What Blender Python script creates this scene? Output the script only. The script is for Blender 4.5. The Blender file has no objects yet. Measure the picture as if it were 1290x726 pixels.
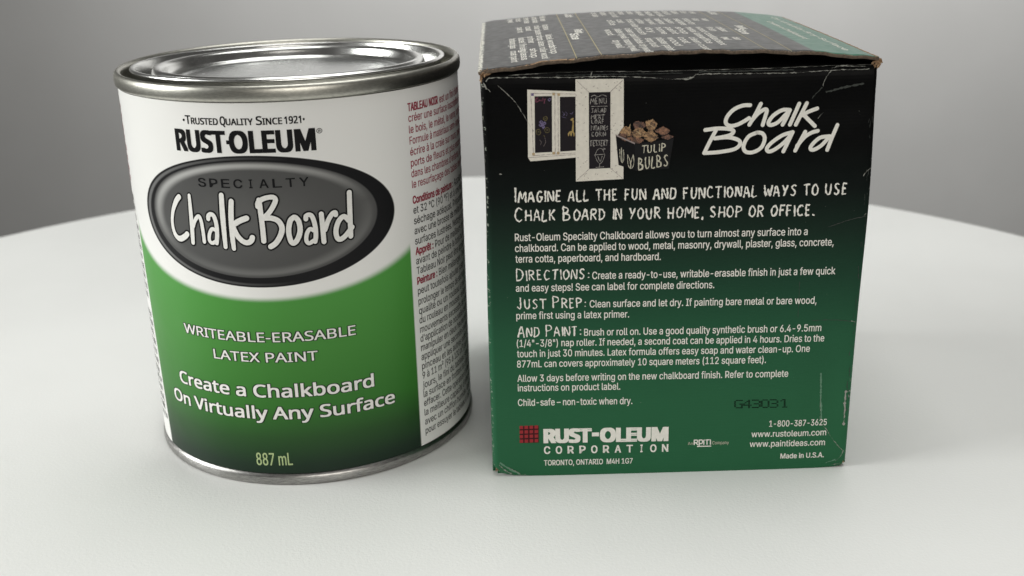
import bpy, bmesh, math, random
import numpy as np
from mathutils import Matrix, Vector
from mathutils.geometry import interpolate_bezier, tessellate_polygon

random.seed(7)
rng = np.random.RandomState(11)
S = bpy.context.scene
COL = S.collection

# ------------------------------------------------------------------ camera
F_PX, PIT, ROL, CAM_H = 1427.46, 0.3375, -0.0260, 0.1729     # solved from the can and the carton
_c, _s = math.cos(-ROL), math.sin(-ROL)
_sp, _cp = math.sin(PIT), math.cos(PIT)
AX_R = Vector((_c, -_s * _sp, -_s * _cp))
AX_U = Vector((_s, _c * _sp, _c * _cp))
AX_F = Vector((0, _cp, -_sp))
cd = bpy.data.cameras.new('camera')
cam = bpy.data.objects.new('camera', cd)
COL.objects.link(cam)
m = Matrix.Identity(4)
for i in range(3):
    m[i][0], m[i][1], m[i][2] = AX_R[i], AX_U[i], -AX_F[i]
m[2][3] = CAM_H
cam.matrix_world = m
cd.sensor_width = 36
cd.lens = F_PX / 1290 * 36
cd.clip_start, cd.clip_end = 0.01, 50
cd.dof.use_dof = True
cd.dof.focus_distance = 0.335
cd.dof.aperture_fstop = 17
S.camera = cam

# ------------------------------------------------------------------ world, lamps, exposure
w = bpy.data.worlds.new('World')
S.world = w
w.use_nodes = True
bg = w.node_tree.nodes['Background']
bg.inputs[0].default_value = (1.0, 0.98, 0.94, 1)
bg.inputs[1].default_value = 0.07


def area(name, loc, target, size, size_y, power, color):
    ld = bpy.data.lights.new(name, 'AREA')
    ld.shape = 'RECTANGLE'
    ld.size, ld.size_y, ld.energy, ld.color = size, size_y, power, color
    o = bpy.data.objects.new(name, ld)
    COL.objects.link(o)
    o.location = loc
    o.rotation_euler = (Vector(target) - Vector(loc)).to_track_quat('-Z', 'Y').to_euler()
    return o


area('window_light', (-1.5, 0.2, 0.6), (0.0, 0.33, 0.03), 0.9, 0.9, 10.4, (0.985, 1.0, 0.975)).data.spread = math.radians(120)
area('front_fill_light', (0.45, -1.55, 0.7), (0.05, 0.33, 0.05), 1.2, 0.9, 4.3, (1.0, 0.965, 0.90)).data.spread = math.radians(100)  # unseen lamp, added as fill for the front faces
area('ceiling_light', (0.20, 0.50, 1.6), (0.20, 0.50, 0.0), 1.3, 1.3, 16.0, (0.995, 1.0, 0.97))
area('wall_wash_light', (0.35, 1.70, 0.78), (0.35, 2.2, 0.05), 1.9, 0.3, 15.0, (1.0, 0.995, 0.985)).data.spread = math.radians(140)  # unseen strip lamp, added to brighten the wall from above

S.view_settings.view_transform = 'Standard'
S.view_settings.look = 'None'
S.view_settings.exposure = 0.10
S.view_settings.gamma = 1.0
S.view_settings.use_curve_mapping = False

# ------------------------------------------------------------------ solved positions (metres)
CAN_X, CAN_Y, CAN_H, CAN_R = -0.0689, 0.3664, 0.1239, 0.0532
BOX_X, BOX_Y, BOX_YAW, BOX_W, BOX_H, BOX_D = -0.0075, 0.3147, 0.0046, 0.1104, 0.1246, 0.1140


def ray(x, y):
    u, v = x - 645.0, y - 363.0
    d = AX_R * u - AX_U * v + AX_F * F_PX
    return Vector((0, 0, CAM_H)), d.normalized()


def on_box(x, y, depth=0.0):
    """photo pixel -> (a, z) in mm on the carton's front"""
    o, d = ray(x, y)
    c, s = math.cos(BOX_YAW), math.sin(BOX_YAW)
    n = Vector((-s, c, 0))
    p0 = Vector((BOX_X, BOX_Y, 0)) + n * depth
    p = o + d * ((p0 - o).dot(n) / d.dot(n))
    return (p - p0).dot(Vector((c, s, 0))) * 1e3, p.z * 1e3


def on_can(x, y):
    """photo pixel -> (angle in degrees, z in mm) on the can's wall"""
    o, d = ray(x, y)
    ox, oy = o.x - CAN_X, o.y - CAN_Y
    a = d.x * d.x + d.y * d.y
    b = ox * d.x + oy * d.y
    q = max(0.0, b * b - a * (ox * ox + oy * oy - CAN_R ** 2))
    p = o + d * ((-b - math.sqrt(q)) / a)
    return math.degrees(math.atan2(p.x - CAN_X, -(p.y - CAN_Y))), p.z * 1e3


# ------------------------------------------------------------------ node helpers
class X:
    """tiny expression builder over Math nodes"""
    def __init__(self, nt, sock):
        self.nt, self.s = nt, sock

    def op(self, kind, *others, clamp=False):
        n = self.nt.nodes.new('ShaderNodeMath')
        n.operation = kind
        n.use_clamp = clamp
        for i, o in enumerate((self,) + others):
            if isinstance(o, X):
                self.nt.links.new(o.s, n.inputs[i])
            else:
                n.inputs[i].default_value = o
        return X(self.nt, n.outputs[0])

    def __add__(self, o): return self.op('ADD', o)
    def __sub__(self, o): return self.op('SUBTRACT', o)
    def __mul__(self, o): return self.op('MULTIPLY', o)
    def __truediv__(self, o): return self.op('DIVIDE', o)
    def sq(self): return self * self
    def sqrt(self): return self.op('SQRT')
    def inv(self): return (self * -1.0) + 1.0

    def step(self, lo, hi):
        """smooth 0..1 between lo and hi"""
        n = self.nt.nodes.new('ShaderNodeMapRange')
        n.interpolation_type = 'SMOOTHSTEP'
        self.nt.links.new(self.s, n.inputs[0])
        n.inputs[1].default_value, n.inputs[2].default_value = (lo, hi) if lo < hi else (hi, lo)
        n.inputs[3].default_value, n.inputs[4].default_value = (0, 1) if lo < hi else (1, 0)
        return X(self.nt, n.outputs[0])

    def ramp(self, stops):
        n = self.nt.nodes.new('ShaderNodeValToRGB')
        self.nt.links.new(self.s, n.inputs[0])
        e = n.color_ramp.elements
        while len(e) > 1:
            e.remove(e[-1])
        for i, (p, c) in enumerate(stops):
            k = e[0] if i == 0 else e.new(p)
            k.position = p
            k.color = (*c, 1) if not isinstance(c, (int, float)) else (c, c, c, 1)
        return n.outputs[0]


def mixc(nt, fac, a, b):
    n = nt.nodes.new('ShaderNodeMix')
    n.data_type = 'RGBA'
    for sock, v in ((n.inputs[0], fac), (n.inputs[6], a), (n.inputs[7], b)):
        if isinstance(v, X):
            nt.links.new(v.s, sock)
        elif hasattr(v, 'is_output'):
            nt.links.new(v, sock)
        elif isinstance(v, (int, float)):
            sock.default_value = v
        else:
            sock.default_value = (*v, 1)
    return n.outputs[2]


def new_mat(name, rough=0.5, color=(0.8, 0.8, 0.8), metal=0.0, spec=0.5):
    mt = bpy.data.materials.new(name)
    mt.use_nodes = True
    nt = mt.node_tree
    p = nt.nodes['Principled BSDF']
    p.inputs['Base Color'].default_value = (*color, 1)
    p.inputs['Roughness'].default_value = rough
    p.inputs['Metallic'].default_value = metal
    p.inputs['Specular IOR Level'].default_value = spec
    return mt, nt, p


def coords(nt, kind='Object', scale=(1, 1, 1)):
    t = nt.nodes.new('ShaderNodeTexCoord')
    mp = nt.nodes.new('ShaderNodeMapping')
    mp.inputs['Scale'].default_value = scale
    nt.links.new(t.outputs[kind], mp.inputs[0])
    return mp.outputs[0]


def noise(nt, vec, scale, detail=3, rough=0.5):
    n = nt.nodes.new('ShaderNodeTexNoise')
    nt.links.new(vec, n.inputs['Vector'])
    n.inputs['Scale'].default_value = scale
    n.inputs['Detail'].default_value = detail
    n.inputs['Roughness'].default_value = rough
    return X(nt, n.outputs[0])


def bump(nt, p, height, strength, dist):
    b = nt.nodes.new('ShaderNodeBump')
    b.inputs['Strength'].default_value = strength
    b.inputs['Distance'].default_value = dist
    nt.links.new(height.s, b.inputs['Height'])
    nt.links.new(b.outputs[0], p.inputs['Normal'])


def uvxy(nt):
    n = nt.nodes.new('ShaderNodeUVMap')
    n.uv_map = 'UVMap'
    s = nt.nodes.new('ShaderNodeSeparateXYZ')
    nt.links.new(n.outputs[0], s.inputs[0])
    return X(nt, s.outputs[0]), X(nt, s.outputs[1]), n.outputs[0]


# ------------------------------------------------------------------ materials
def ink(name, color, rough=0.45, speck=0.0):
    mt, nt, p = new_mat(name, rough, color, 0.0, 0.08)
    v = coords(nt)
    n = noise(nt, v, 900, 2)
    out = mixc(nt, n.step(0.35, 0.75), [c * 0.92 for c in color], color)
    nt.links.new(out, p.inputs['Base Color'])
    return mt


INK = {
    'white': ink('white_ink', (0.80, 0.78, 0.72)),
    'label_white': ink('label_white_ink', (0.82, 0.81, 0.78), 0.35),
    'black': ink('black_ink', (0.012, 0.012, 0.013), 0.35),
    'red': ink('dark_red_ink', (0.30, 0.028, 0.055)),
    'grey': ink('text_black_ink', (0.035, 0.035, 0.033)),
    'pale_green': ink('pale_green_ink', (0.42, 0.52, 0.26)),
    'outline': ink('outline_ink', (0.02, 0.035, 0.02)),
    'code': ink('code_ink', (0.002, 0.008, 0.005), 0.4),
    'logo_red': ink('logo_red_ink', (0.30, 0.030, 0.035)),
    'logo_dark': ink('logo_dark_ink', (0.05, 0.012, 0.014)),
    'cream': ink('cream_print', (0.72, 0.68, 0.60)),
    'slate': ink('slate_print', (0.017, 0.014, 0.017)),
    'crate': ink('crate_print', (0.013, 0.013, 0.014)),
    'crate_side': ink('crate_side_print', (0.008, 0.008, 0.009)),
    'chalk': ink('chalk_print', (0.33, 0.31, 0.29)),
    'chalk_bright': ink('bright_chalk_print', (0.55, 0.52, 0.42)),
    'pink': ink('pink_chalk_print', (0.16, 0.05, 0.08)),
    'violet': ink('violet_chalk_print', (0.17, 0.14, 0.25)),
    'ochre': ink('ochre_chalk_print', (0.36, 0.26, 0.10)),
    'olive': ink('olive_chalk_print', (0.12, 0.10, 0.045)),
    'frame_line': ink('frame_line_print', (0.30, 0.25, 0.24)),
    'tan': ink('tan_print', (0.45, 0.34, 0.20)),
    'yellow_line': ink('yellow_line_ink', (0.50, 0.43, 0.22)),
    'scuff': ink('paper_scuff', (0.30, 0.30, 0.27), 0.8),
    'scuff_dim': ink('dim_paper_scuff', (0.055, 0.06, 0.055), 0.7),
    'scuff_green': ink('green_scuff', (0.12, 0.24, 0.16), 0.6),
}


def mat_bulb(name, a, b):
    mt, nt, p = new_mat(name, 0.5)
    n = noise(nt, coords(nt), 1300, 5, 0.75)
    nt.links.new(mixc(nt, n.step(0.35, 0.68), a, b), p.inputs['Base Color'])
    return mt


BULB = [mat_bulb('brown_bulb_print', (0.015, 0.006, 0.004), (0.30, 0.14, 0.075)),
        mat_bulb('light_bulb_print', (0.035, 0.014, 0.006), (0.46, 0.27, 0.125)),
        mat_bulb('dark_bulb_print', (0.010, 0.004, 0.003), (0.22, 0.10, 0.06))]


def mat_tin(name, base, rough, warm=0.0, streak=(60, 60, 60), amt=0.25):
    mt, nt, p = new_mat(name, rough, base, 1.0)
    v = coords(nt, 'Object', streak)
    n = noise(nt, v, 12, 5, 0.6)
    dark = [c * (1 - amt) for c in base]
    nt.links.new(mixc(nt, n.step(0.3, 0.7), dark, base), p.inputs['Base Color'])
    r = noise(nt, v, 30, 3)
    nt.links.new((r * 0.22 + (rough - 0.11)).s, p.inputs['Roughness'])
    bump(nt, p, noise(nt, coords(nt), 45, 1), 0.03, 0.0008)
    return mt


TIN_LID = mat_tin('bright_tin', (0.72, 0.72, 0.705), 0.22, amt=0.04, streak=(4, 4, 4))
TIN_RIM = mat_tin('dull_tin', (0.50, 0.49, 0.44), 0.36, streak=(60, 60, 200), amt=0.22)
TIN_BASE = mat_tin('scuffed_tin', (0.47, 0.46, 0.445), 0.34, streak=(40, 40, 900), amt=0.6)


def mat_lid_panel():
    mt, nt, p = new_mat('dusty_lid_tin', 0.3, (0.60, 0.61, 0.605), 1.0)
    v = coords(nt)
    sp = nt.nodes.new('ShaderNodeTexVoronoi')
    nt.links.new(v, sp.inputs['Vector'])
    sp.inputs['Scale'].default_value = 210
    d = X(nt, sp.outputs['Distance'])
    pick = noise(nt, v, 90, 1).step(0.50, 0.54)
    dust = d.step(0.10, 0.05) * pick
    haze = noise(nt, v, 45, 4).step(0.3, 0.8)
    nt.links.new(((dust * -1.0) + 1.0 - haze * 0.03).s, p.inputs['Metallic'])
    nt.links.new((dust * 0.4 + haze * 0.03 + 0.25).s, p.inputs['Roughness'])
    return mt


LID_PANEL = mat_lid_panel()


def mat_table():
    mt, nt, p = new_mat('white_laminate', 0.42, (0.76, 0.765, 0.75), 0.0, 0.45)
    v = coords(nt)
    big = noise(nt, v, 9, 3)
    nt.links.new(mixc(nt, big.step(0.3, 0.7), (0.745, 0.75, 0.735), (0.775, 0.78, 0.765)), p.inputs['Base Color'])
    bump(nt, p, noise(nt, v, 1000, 3, 0.6), 0.17, 0.0005)
    nt.links.new((noise(nt, v, 60, 3) * 0.12 + 0.36).s, p.inputs['Roughness'])
    return mt


def mat_wall():
    mt, nt, p = new_mat('grey_wall_paint', 0.75, (0.5, 0.5, 0.5), 0.0, 0.3)
    v = coords(nt)
    nt.links.new(mixc(nt, noise(nt, v, 5, 4).step(0.3, 0.7), (0.405, 0.403, 0.395), (0.425, 0.423, 0.415)),
                 p.inputs['Base Color'])
    bump(nt, p, noise(nt, v, 160, 3), 0.2, 0.002)
    return mt


def mat_label():
    mt, nt, p = new_mat('printed_paper_label', 0.36, (0.8, 0.8, 0.78), 0.0, 0.13)
    th, z, uv = uvxy(nt)

    def ell(ct, cz, a, b):
        return (((th - ct) / a).sq() + ((z - cz) / b).sq()).sqrt()
    white = (0.80, 0.795, 0.775)
    green = (z / 80.0).ramp([(0.0, (0.012, 0.022, 0.016)), (0.085, (0.016, 0.034, 0.020)), (0.20, (0.026, 0.080, 0.023)),
                             (0.33, (0.040, 0.165, 0.029)), (0.55, (0.060, 0.225, 0.042)), (0.9, (0.085, 0.31, 0.062))])
    halo = ell(-4.5, 84.7, 61.0, 23.3)
    below = halo.step(0.96, 1.055) * z.step(87, 85)
    slant = (z - 60.0) * -0.085
    left = (th - slant - (-61.5)).step(-0.35, 0.35)
    right = th.step(46.35, 45.75)
    col = mixc(nt, below * left * right, white, green)
    # black surround of the oval
    o = ell(-4.5, 84.7, 45.0, 19.6)
    ring_hi = o.step(0.93, 0.955) * o.step(0.985, 0.965) * (th * -0.02 + 0.15).op('MAXIMUM', 0.0)
    ring = mixc(nt, ring_hi, (0.010, 0.010, 0.011), (0.16, 0.16, 0.16))
    col = mixc(nt, o.step(1.008, 0.995), col, ring)
    # grey embossed-looking face, printed
    i = ell(-5.2, 85.35, 39.3, 17.3)
    tilt = ((z - 85.35) / 17.3 - (th + 5.2) / 75.0)
    hi = i.step(0.84, 0.93) * i.step(1.0, 0.93) * (tilt * 0.75 + 0.2).op('MAXIMUM', 0.0, clamp=True)
    lo = i.step(0.80, 0.93) * (tilt * -0.7).op('MAXIMUM', 0.0, clamp=True) * i.step(0.985, 0.93)
    face = mixc(nt, i.step(0.0, 0.85), (0.115, 0.115, 0.113), (0.085, 0.085, 0.084))
    face = mixc(nt, hi, face, (0.42, 0.42, 0.41))
    face = mixc(nt, lo * 0.8, face, (0.22, 0.22, 0.215))
    col = mixc(nt, i.step(1.01, 0.99), col, face)
    speck = noise(nt, uv, 0.55, 2).step(0.80, 0.815)
    col = mixc(nt, speck * 0.5, col, (0.5, 0.5, 0.48))
    nt.links.new(col, p.inputs['Base Color'])
    nt.links.new((noise(nt, uv, 0.12, 3) * 0.14 + 0.30).s, p.inputs['Roughness'])
    bump(nt, p, noise(nt, uv, 0.05, 2), 0.25, 0.0008)
    return mt


KRAFT, _nt, _p = new_mat('torn_kraft_board', 0.9, (0.3, 0.19, 0.1))
_n = noise(_nt, coords(_nt), 900, 4, 0.7)
_nt.links.new(_n.ramp([(0.25, (0.07, 0.035, 0.016)), (0.5, (0.28, 0.165, 0.085)), (0.75, (0.55, 0.42, 0.28))]), _p.inputs['Base Color'])
bump(_nt, _p, _n, 0.8, 0.0006)


KRAFT_EDGE_SHADED, _nt, _p = new_mat('shaded_board_edge', 0.9, (0.1, 0.07, 0.05))  # kraft of the cut edge, darkened for the shade it sits in
_n = noise(_nt, coords(_nt), 1200, 4, 0.7)
_nt.links.new(_n.ramp([(0.3, (0.045, 0.032, 0.022)), (0.7, (0.16, 0.115, 0.08))]), _p.inputs['Base Color'])


def mat_carton(name, lid=False):
    """printed board: u = mm across, v = mm up (or mm back on the lid)"""
    mt, nt, p = new_mat(name, 0.34, (0.02, 0.02, 0.02), 0.0, 0.4 if lid else 0.05)
    a, z, uv = uvxy(nt)
    if not lid:
        col = (z / 125.0).ramp([(0.0, (0.025, 0.116, 0.054)), (0.20, (0.0245, 0.110, 0.052)), (0.36, (0.022, 0.094, 0.047)), (0.50, (0.0155, 0.054, 0.031)),
                                (0.62, (0.0115, 0.026, 0.018)), (0.72, (0.006, 0.009, 0.008)), (0.82, (0.0032, 0.0036, 0.0036)), (1.0, (0.0025, 0.0025, 0.0027))])
        # scuffed folds: pale speckle along the two upright edges
        edge = a.step(1.7, 0.3).op('MAXIMUM', a.step(109.3, 110.2) * 0.8)
        n = noise(nt, uv, 0.75, 5, 0.75)
        wear = (n + edge * 0.16 - 0.16).step(0.545, 0.60) * edge
        col = mixc(nt, edge * z.step(85, 45) * 0.35, col, (0.045, 0.16, 0.09))  # paler green on the folds: caught light put into the colour
        col = mixc(nt, wear * 0.8, col, (0.36, 0.40, 0.34))
        low = z.step(3.0, 0.3) * a.step(7.0, 0.5)
        wl = noise(nt, uv, 1.6, 5, 0.7).step(0.55, 0.62) * low
        col = mixc(nt, wl, col, (0.42, 0.44, 0.38))
        # flecks
        f = noise(nt, uv, 1.1, 2).step(0.775, 0.80)
        col = mixc(nt, f * 0.6, col, (0.28, 0.29, 0.26))
    else:
        col = mixc(nt, a.step(92.5, 93.1), (0.0062, 0.0062, 0.0065), (0.022, 0.135, 0.085))
        edge = a.step(2.0, 0.3)
        n = noise(nt, uv, 0.8, 5, 0.75)
        col = mixc(nt, (n + edge * 0.3 - 0.3).step(0.42, 0.50) * edge, col, (0.68, 0.66, 0.58))
        fr = z.step(1.2, 0.2)
        col = mixc(nt, (noise(nt, uv, 0.9, 5, 0.7)).step(0.54, 0.58) * fr, col, (0.40, 0.28, 0.18))
        f = noise(nt, uv, 0.9, 2).step(0.76, 0.80)
        col = mixc(nt, f * 0.5, col, (0.25, 0.25, 0.24))
    nt.links.new(col, p.inputs['Base Color'])
    # fine fluting lines and soft dents in the board
    wv = nt.nodes.new('ShaderNodeTexWave')
    wv.wave_type, wv.bands_direction = 'BANDS', ('X' if lid else 'Y')
    nt.links.new(uv, wv.inputs['Vector'])
    wv.inputs['Scale'].default_value = 0.32
    wv.inputs['Distortion'].default_value = 1.2
    wv.inputs['Detail'].default_value = 2
    h = X(nt, wv.outputs['Fac']) * (0.0 if lid else 0.016) + noise(nt, uv, 0.045, 2) * (0.35 if lid else 1.0) + noise(nt, uv, 1.8, 3) * (0.008 if lid else 0.03)
    bump(nt, p, h, 0.45, 0.0012)
    nt.links.new((noise(nt, uv, 0.35, 4) * 0.2 + (0.25 if lid else 0.30)).s, p.inputs['Roughness'])
    return mt


LABEL = mat_label()
CARTON = mat_carton('printed_carton')
CARTON_LID = mat_carton('printed_carton_lid', True)
CARTON_BLACK = ink('black_carton_inside', (0.003, 0.003, 0.003), 0.7)


# ------------------------------------------------------------------ mesh helpers
def empty(name, loc, rz=0.0):
    o = bpy.data.objects.new(name, None)
    o.empty_display_size = 0.02
    COL.objects.link(o)
    o.location = loc
    o.rotation_euler = (0, 0, rz)
    return o


def tag(o, label=None, cat=None, kind=None):
    if label: o['label'] = label
    if cat: o['category'] = cat
    if kind: o['kind'] = kind
    return o


def build(name, verts, faces, mat, parent=None, smooth=False, uvs=None):
    me = bpy.data.meshes.new(name)
    me.from_pydata([tuple(map(float, v)) for v in verts], [], faces)
    if uvs is not None:
        lay = me.uv_layers.new(name='UVMap')
        for lp in me.loops:
            lay.data[lp.index].uv = uvs[lp.vertex_index]
    if smooth:
        for f in me.polygons:
            f.use_smooth = True
    me.materials.append(mat)
    o = bpy.data.objects.new(name, me)
    COL.objects.link(o)
    if parent:
        o.parent = parent
    return o


def lathe(name, prof, mat, parent, seg=192, uv=False, closed=False):
    """prof: list of (radius, z) in mm"""
    V, Fc, U = [], [], []
    n = len(prof)
    cols = seg + 1 if uv else seg
    for k in range(cols):
        t = 2 * math.pi * k / seg - math.pi
        for r, z in prof:
            V.append((r * 1e-3 * math.sin(t), -r * 1e-3 * math.cos(t), z * 1e-3))
            U.append((math.degrees(t), z))
    for k in range(seg):
        k2 = k + 1 if uv else (k + 1) % seg
        for j in range(n - 1 if not closed else n):
            j2 = (j + 1) % n
            Fc.append((k * n + j, k2 * n + j, k2 * n + j2, k * n + j2))
    return build(name, V, Fc, mat, parent, True, U if uv else None)


def spline(prof, sub=6):
    P = np.array([prof[0]] + list(prof) + [prof[-1]], float)
    out = []
    for i in range(1, len(P) - 2):
        p0, p1, p2, p3 = P[i - 1:i + 3]
        for t in np.linspace(0, 1, sub, endpoint=False):
            out.append(0.5 * (2 * p1 + (p2 - p0) * t + (2 * p0 - 5 * p1 + 4 * p2 - p3) * t * t + (3 * p1 - p0 - 3 * p2 + p3) * t ** 3))
    out.append(P[-2])
    return np.array(out)


# ---- surfaces that carry print: map (u, v, lift in mm) -> local metres
def can_map(u, v, e):
    r = CAN_R + e * 1e-3
    t = math.radians(u)
    return (r * math.sin(t), -r * math.cos(t), v * 1e-3)


def edge_left(z):      # the carton's left fold leans in a little
    return 0.75 * math.exp(-((z - 92) / 24.0) ** 2)


def edge_right(z):
    return 0.75 * math.exp(-((z - 86) / 26.0) ** 2)


def front_b(a, z):     # gentle dents of the carton's front (mm, + = away from viewer)
    d = 0.25 * math.sin(a / 31.0 + 0.6) * math.sin(z / 37.0) - 0.25 * math.sin(a / 110.4 * math.pi)
    d += 0.55 * math.exp(-((a - 103) / 6.0) ** 2 - ((z - 24) / 16.0) ** 2)        # pressed-in lower right
    d += 0.40 * math.exp(-((a - 100) / 9.0) ** 2 - ((z - 114) / 5.0) ** 2)
    return d


def box_map(u, v, e):
    return (u * 1e-3, (front_b(u, v) - e) * 1e-3, v * 1e-3)


LIFT = [0]


def lift(base):
    LIFT[0] = (LIFT[0] + 1) % 12
    return base + LIFT[0] * 0.0015


FONT_CACHE = {}


def bundled_font(fname):
    """a font that ships inside Blender itself; None = Blender's built-in one"""
    try:
        return bpy.data.fonts.load(bpy.utils.system_resource('DATAFILES', path='fonts') + '/' + fname)
    except Exception:
        return None


FONTS = {'sans': bundled_font('Inter.woff2'), 'human': bundled_font('NotoSansHebrew-Regular.woff2'), 'gill': None}


def inside(p, poly_):
    c = False
    x, y = p
    n = len(poly_)
    for i in range(n):
        x1, y1 = poly_[i]
        x2, y2 = poly_[(i + 1) % n]
        if (y1 > y) != (y2 > y) and x < (x2 - x1) * (y - y1) / (y2 - y1) + x1:
            c = not c
    return c


def glyphs(body, font='sans', res=3):
    """filled letter outlines of one line (contour by contour, so overlapping contours stay filled)"""
    key = (body, font)
    if key in FONT_CACHE:
        return FONT_CACHE[key]
    c = bpy.data.curves.new('t', 'FONT')
    c.body = body
    if FONTS[font]:
        c.font = FONTS[font]
    o = bpy.data.objects.new('t', c)
    COL.objects.link(o)
    dg = bpy.context.evaluated_depsgraph_get()
    cu = o.evaluated_get(dg).to_curve(dg)
    loops = []
    for sp in cu.splines:
        P = sp.bezier_points
        L = []
        for i in range(len(P)):
            p, q = P[i], P[(i + 1) % len(P)]
            straight = (p.handle_right - p.co).cross(q.co - p.co).length < 1e-7 and (q.handle_left - q.co).cross(q.co - p.co).length < 1e-7
            pts = [p.co] if straight else interpolate_bezier(p.co, p.handle_right, q.handle_left, q.co, res + 1)[:-1]
            for v in pts:
                if not L or (abs(v.x - L[-1][0]) + abs(v.y - L[-1][1])) > 1e-6:
                    L.append((v.x, v.y))
        if len(L) > 2:
            loops.append(L)
    area_ = lambda L: 0.5 * sum(L[i][0] * L[(i + 1) % len(L)][1] - L[(i + 1) % len(L)][0] * L[i][1] for i in range(len(L)))
    ars = [area_(L) for L in loops]
    big = max(ars, key=abs) if ars else 1
    outer = [i for i in range(len(loops)) if ars[i] * big > 0]
    holes = {i: [] for i in outer}
    for i in range(len(loops)):
        if ars[i] * big < 0:
            hosts = [j for j in outer if abs(ars[j]) > abs(ars[i]) and inside(loops[i][0], loops[j])]
            if hosts:
                holes[min(hosts, key=lambda j: abs(ars[j]))].append(i)
    V, Fc = [], []
    for i in outer:
        rings = [loops[i]] + [loops[h] for h in holes[i]]
        tris = tessellate_polygon([[Vector((x, y, 0)) for x, y in r] for r in rings])
        flat = [p for r in rings for p in r]
        b0 = len(V)
        V += flat
        for t in tris:
            p, q, r = (flat[k] for k in t)
            ar = (q[0] - p[0]) * (r[1] - p[1]) - (r[0] - p[0]) * (q[1] - p[1])
            if abs(ar) < 1e-12:
                continue
            Fc.append(tuple(b0 + k for k in (t if ar > 0 else t[::-1])))
    o.to_curve_clear()
    bpy.data.objects.remove(o)
    bpy.data.curves.remove(c)
    FONT_CACHE[key] = (np.array(V).reshape(-1, 2), Fc)
    return FONT_CACHE[key]


CAPH = {}


def cap_height(font):
    if font not in CAPH:
        CAPH[font] = glyphs('H', font)[0][:, 1].max()
    return CAPH[font]


def text(body, u0, v0, u1, v1, cap, mat, parent, smap, fat=0.12, base=0.05, name='lettering', font='sans'):
    """one line of print between (u0,v0) and (u1,v1) on the surface smap; cap height and weight in mm"""
    V, Fc = glyphs(body, font)
    lo, hi = V[:, 0].min(), V[:, 0].max()
    s = cap / cap_height(font)
    e = lift(base)
    wmm = abs(u1 - u0) * (math.pi / 180 * CAN_R * 1e3 if smap is can_map else 1.0)
    sx = wmm / (hi - lo)
    out, faces = [], []
    nx = max(2, math.ceil(fat / 0.3) + 1)
    copies = [(0, 0)] if fat <= 0 else [(-.5 + i / (nx - 1), dy) for i in range(nx) for dy in (-.5, .5)]
    for n, (dx, dy) in enumerate(copies):
        b0 = len(out)
        for x, y in V:
            t = (x - lo) / (hi - lo) + dx * fat / wmm
            out.append(smap(u0 + (u1 - u0) * t, v0 + (v1 - v0) * t + y * s + dy * fat * 0.6, e + n * 0.0011))
        faces += [tuple(b0 + i for i in f) for f in Fc]
    return build(name, out, faces, mat, parent)


class Strokes:
    """flat pen strokes with round ends, in the (u, v) plane of a surface; each stroke at its own tiny lift"""
    def __init__(self, smap, base=0.05, metric=lambda u, v: (u, v), unmetric=lambda u, v: (u, v)):
        self.smap, self.base, self.V, self.F, self.k = smap, base, [], [], 0
        self.m, self.um = metric, unmetric

    def add(self, pts, width, sub=6, jag=0.0, smooth=True, taper=None):
        P = np.array([self.m(*q) for q in pts], float)
        if smooth and len(P) > 2:
            P = spline(P, sub)
        keep = [0]
        for i in range(1, len(P)):
            if np.hypot(*(P[i] - P[keep[-1]])) > 1e-6:
                keep.append(i)
        P = P[keep]
        if len(P) < 2:
            return
        if jag:
            seg = np.hypot(*np.diff(P, axis=0).T).sum()
            n = max(3, int(seg / 0.45))
            d = np.r_[0, np.cumsum(np.hypot(*np.diff(P, axis=0).T))]
            t = np.linspace(0, d[-1], n)
            P = np.c_[np.interp(t, d, P[:, 0]), np.interp(t, d, P[:, 1])] + rng.normal(0, jag, (n, 2))
        T = np.gradient(P, axis=0)
        T /= np.maximum(np.hypot(*T.T), 1e-9)[:, None]
        N = np.c_[-T[:, 1], T[:, 0]]
        n = len(P)
        W = np.full(n, width / 2.0)
        if taper is not None:
            W *= np.interp(np.linspace(0, 1, n), np.linspace(0, 1, len(taper)), taper)
        if jag:
            W = W * rng.uniform(0.35, 1.5, n)
        e = self.base + (self.k % 40) * 0.0012
        self.k += 1
        b = len(self.V)

        def put(q):
            self.V.append(self.smap(*self.um(q[0], q[1]), e))
        for i in range(n):
            put(P[i] + N[i] * W[i])
            put(P[i] - N[i] * W[i])
        for i in range(n - 1):
            self.F.append((b + 2 * i + 1, b + 2 * i + 3, b + 2 * i + 2, b + 2 * i))
        if not jag:
            for i, sg in ((0, -1), (n - 1, 1)):
                c0 = len(self.V)
                ring = []
                for a in np.linspace(0, math.pi, 7)[1:-1]:
                    q = P[i] + (N[i] * math.cos(a) + T[i] * sg * math.sin(a)) * W[i]
                    ring.append(len(self.V))
                    put(q)
                f = [b + 2 * i] + ring + [b + 2 * i + 1]
                self.F.append(f if sg < 0 else f[::-1])
        return self

    def done(self, name, mat, parent):
        return build(name, self.V, self.F, mat, parent)


def poly(name, pts, mat, parent, smap, base=0.04):
    e = lift(base)
    P = list(pts)
    ar = sum(P[i][0] * P[(i + 1) % len(P)][1] - P[(i + 1) % len(P)][0] * P[i][1] for i in range(len(P)))
    if ar < 0:
        P = P[::-1]
    return build(name, [smap(u, v, e) for u, v in P], [tuple(range(len(P)))], mat, parent)


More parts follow.
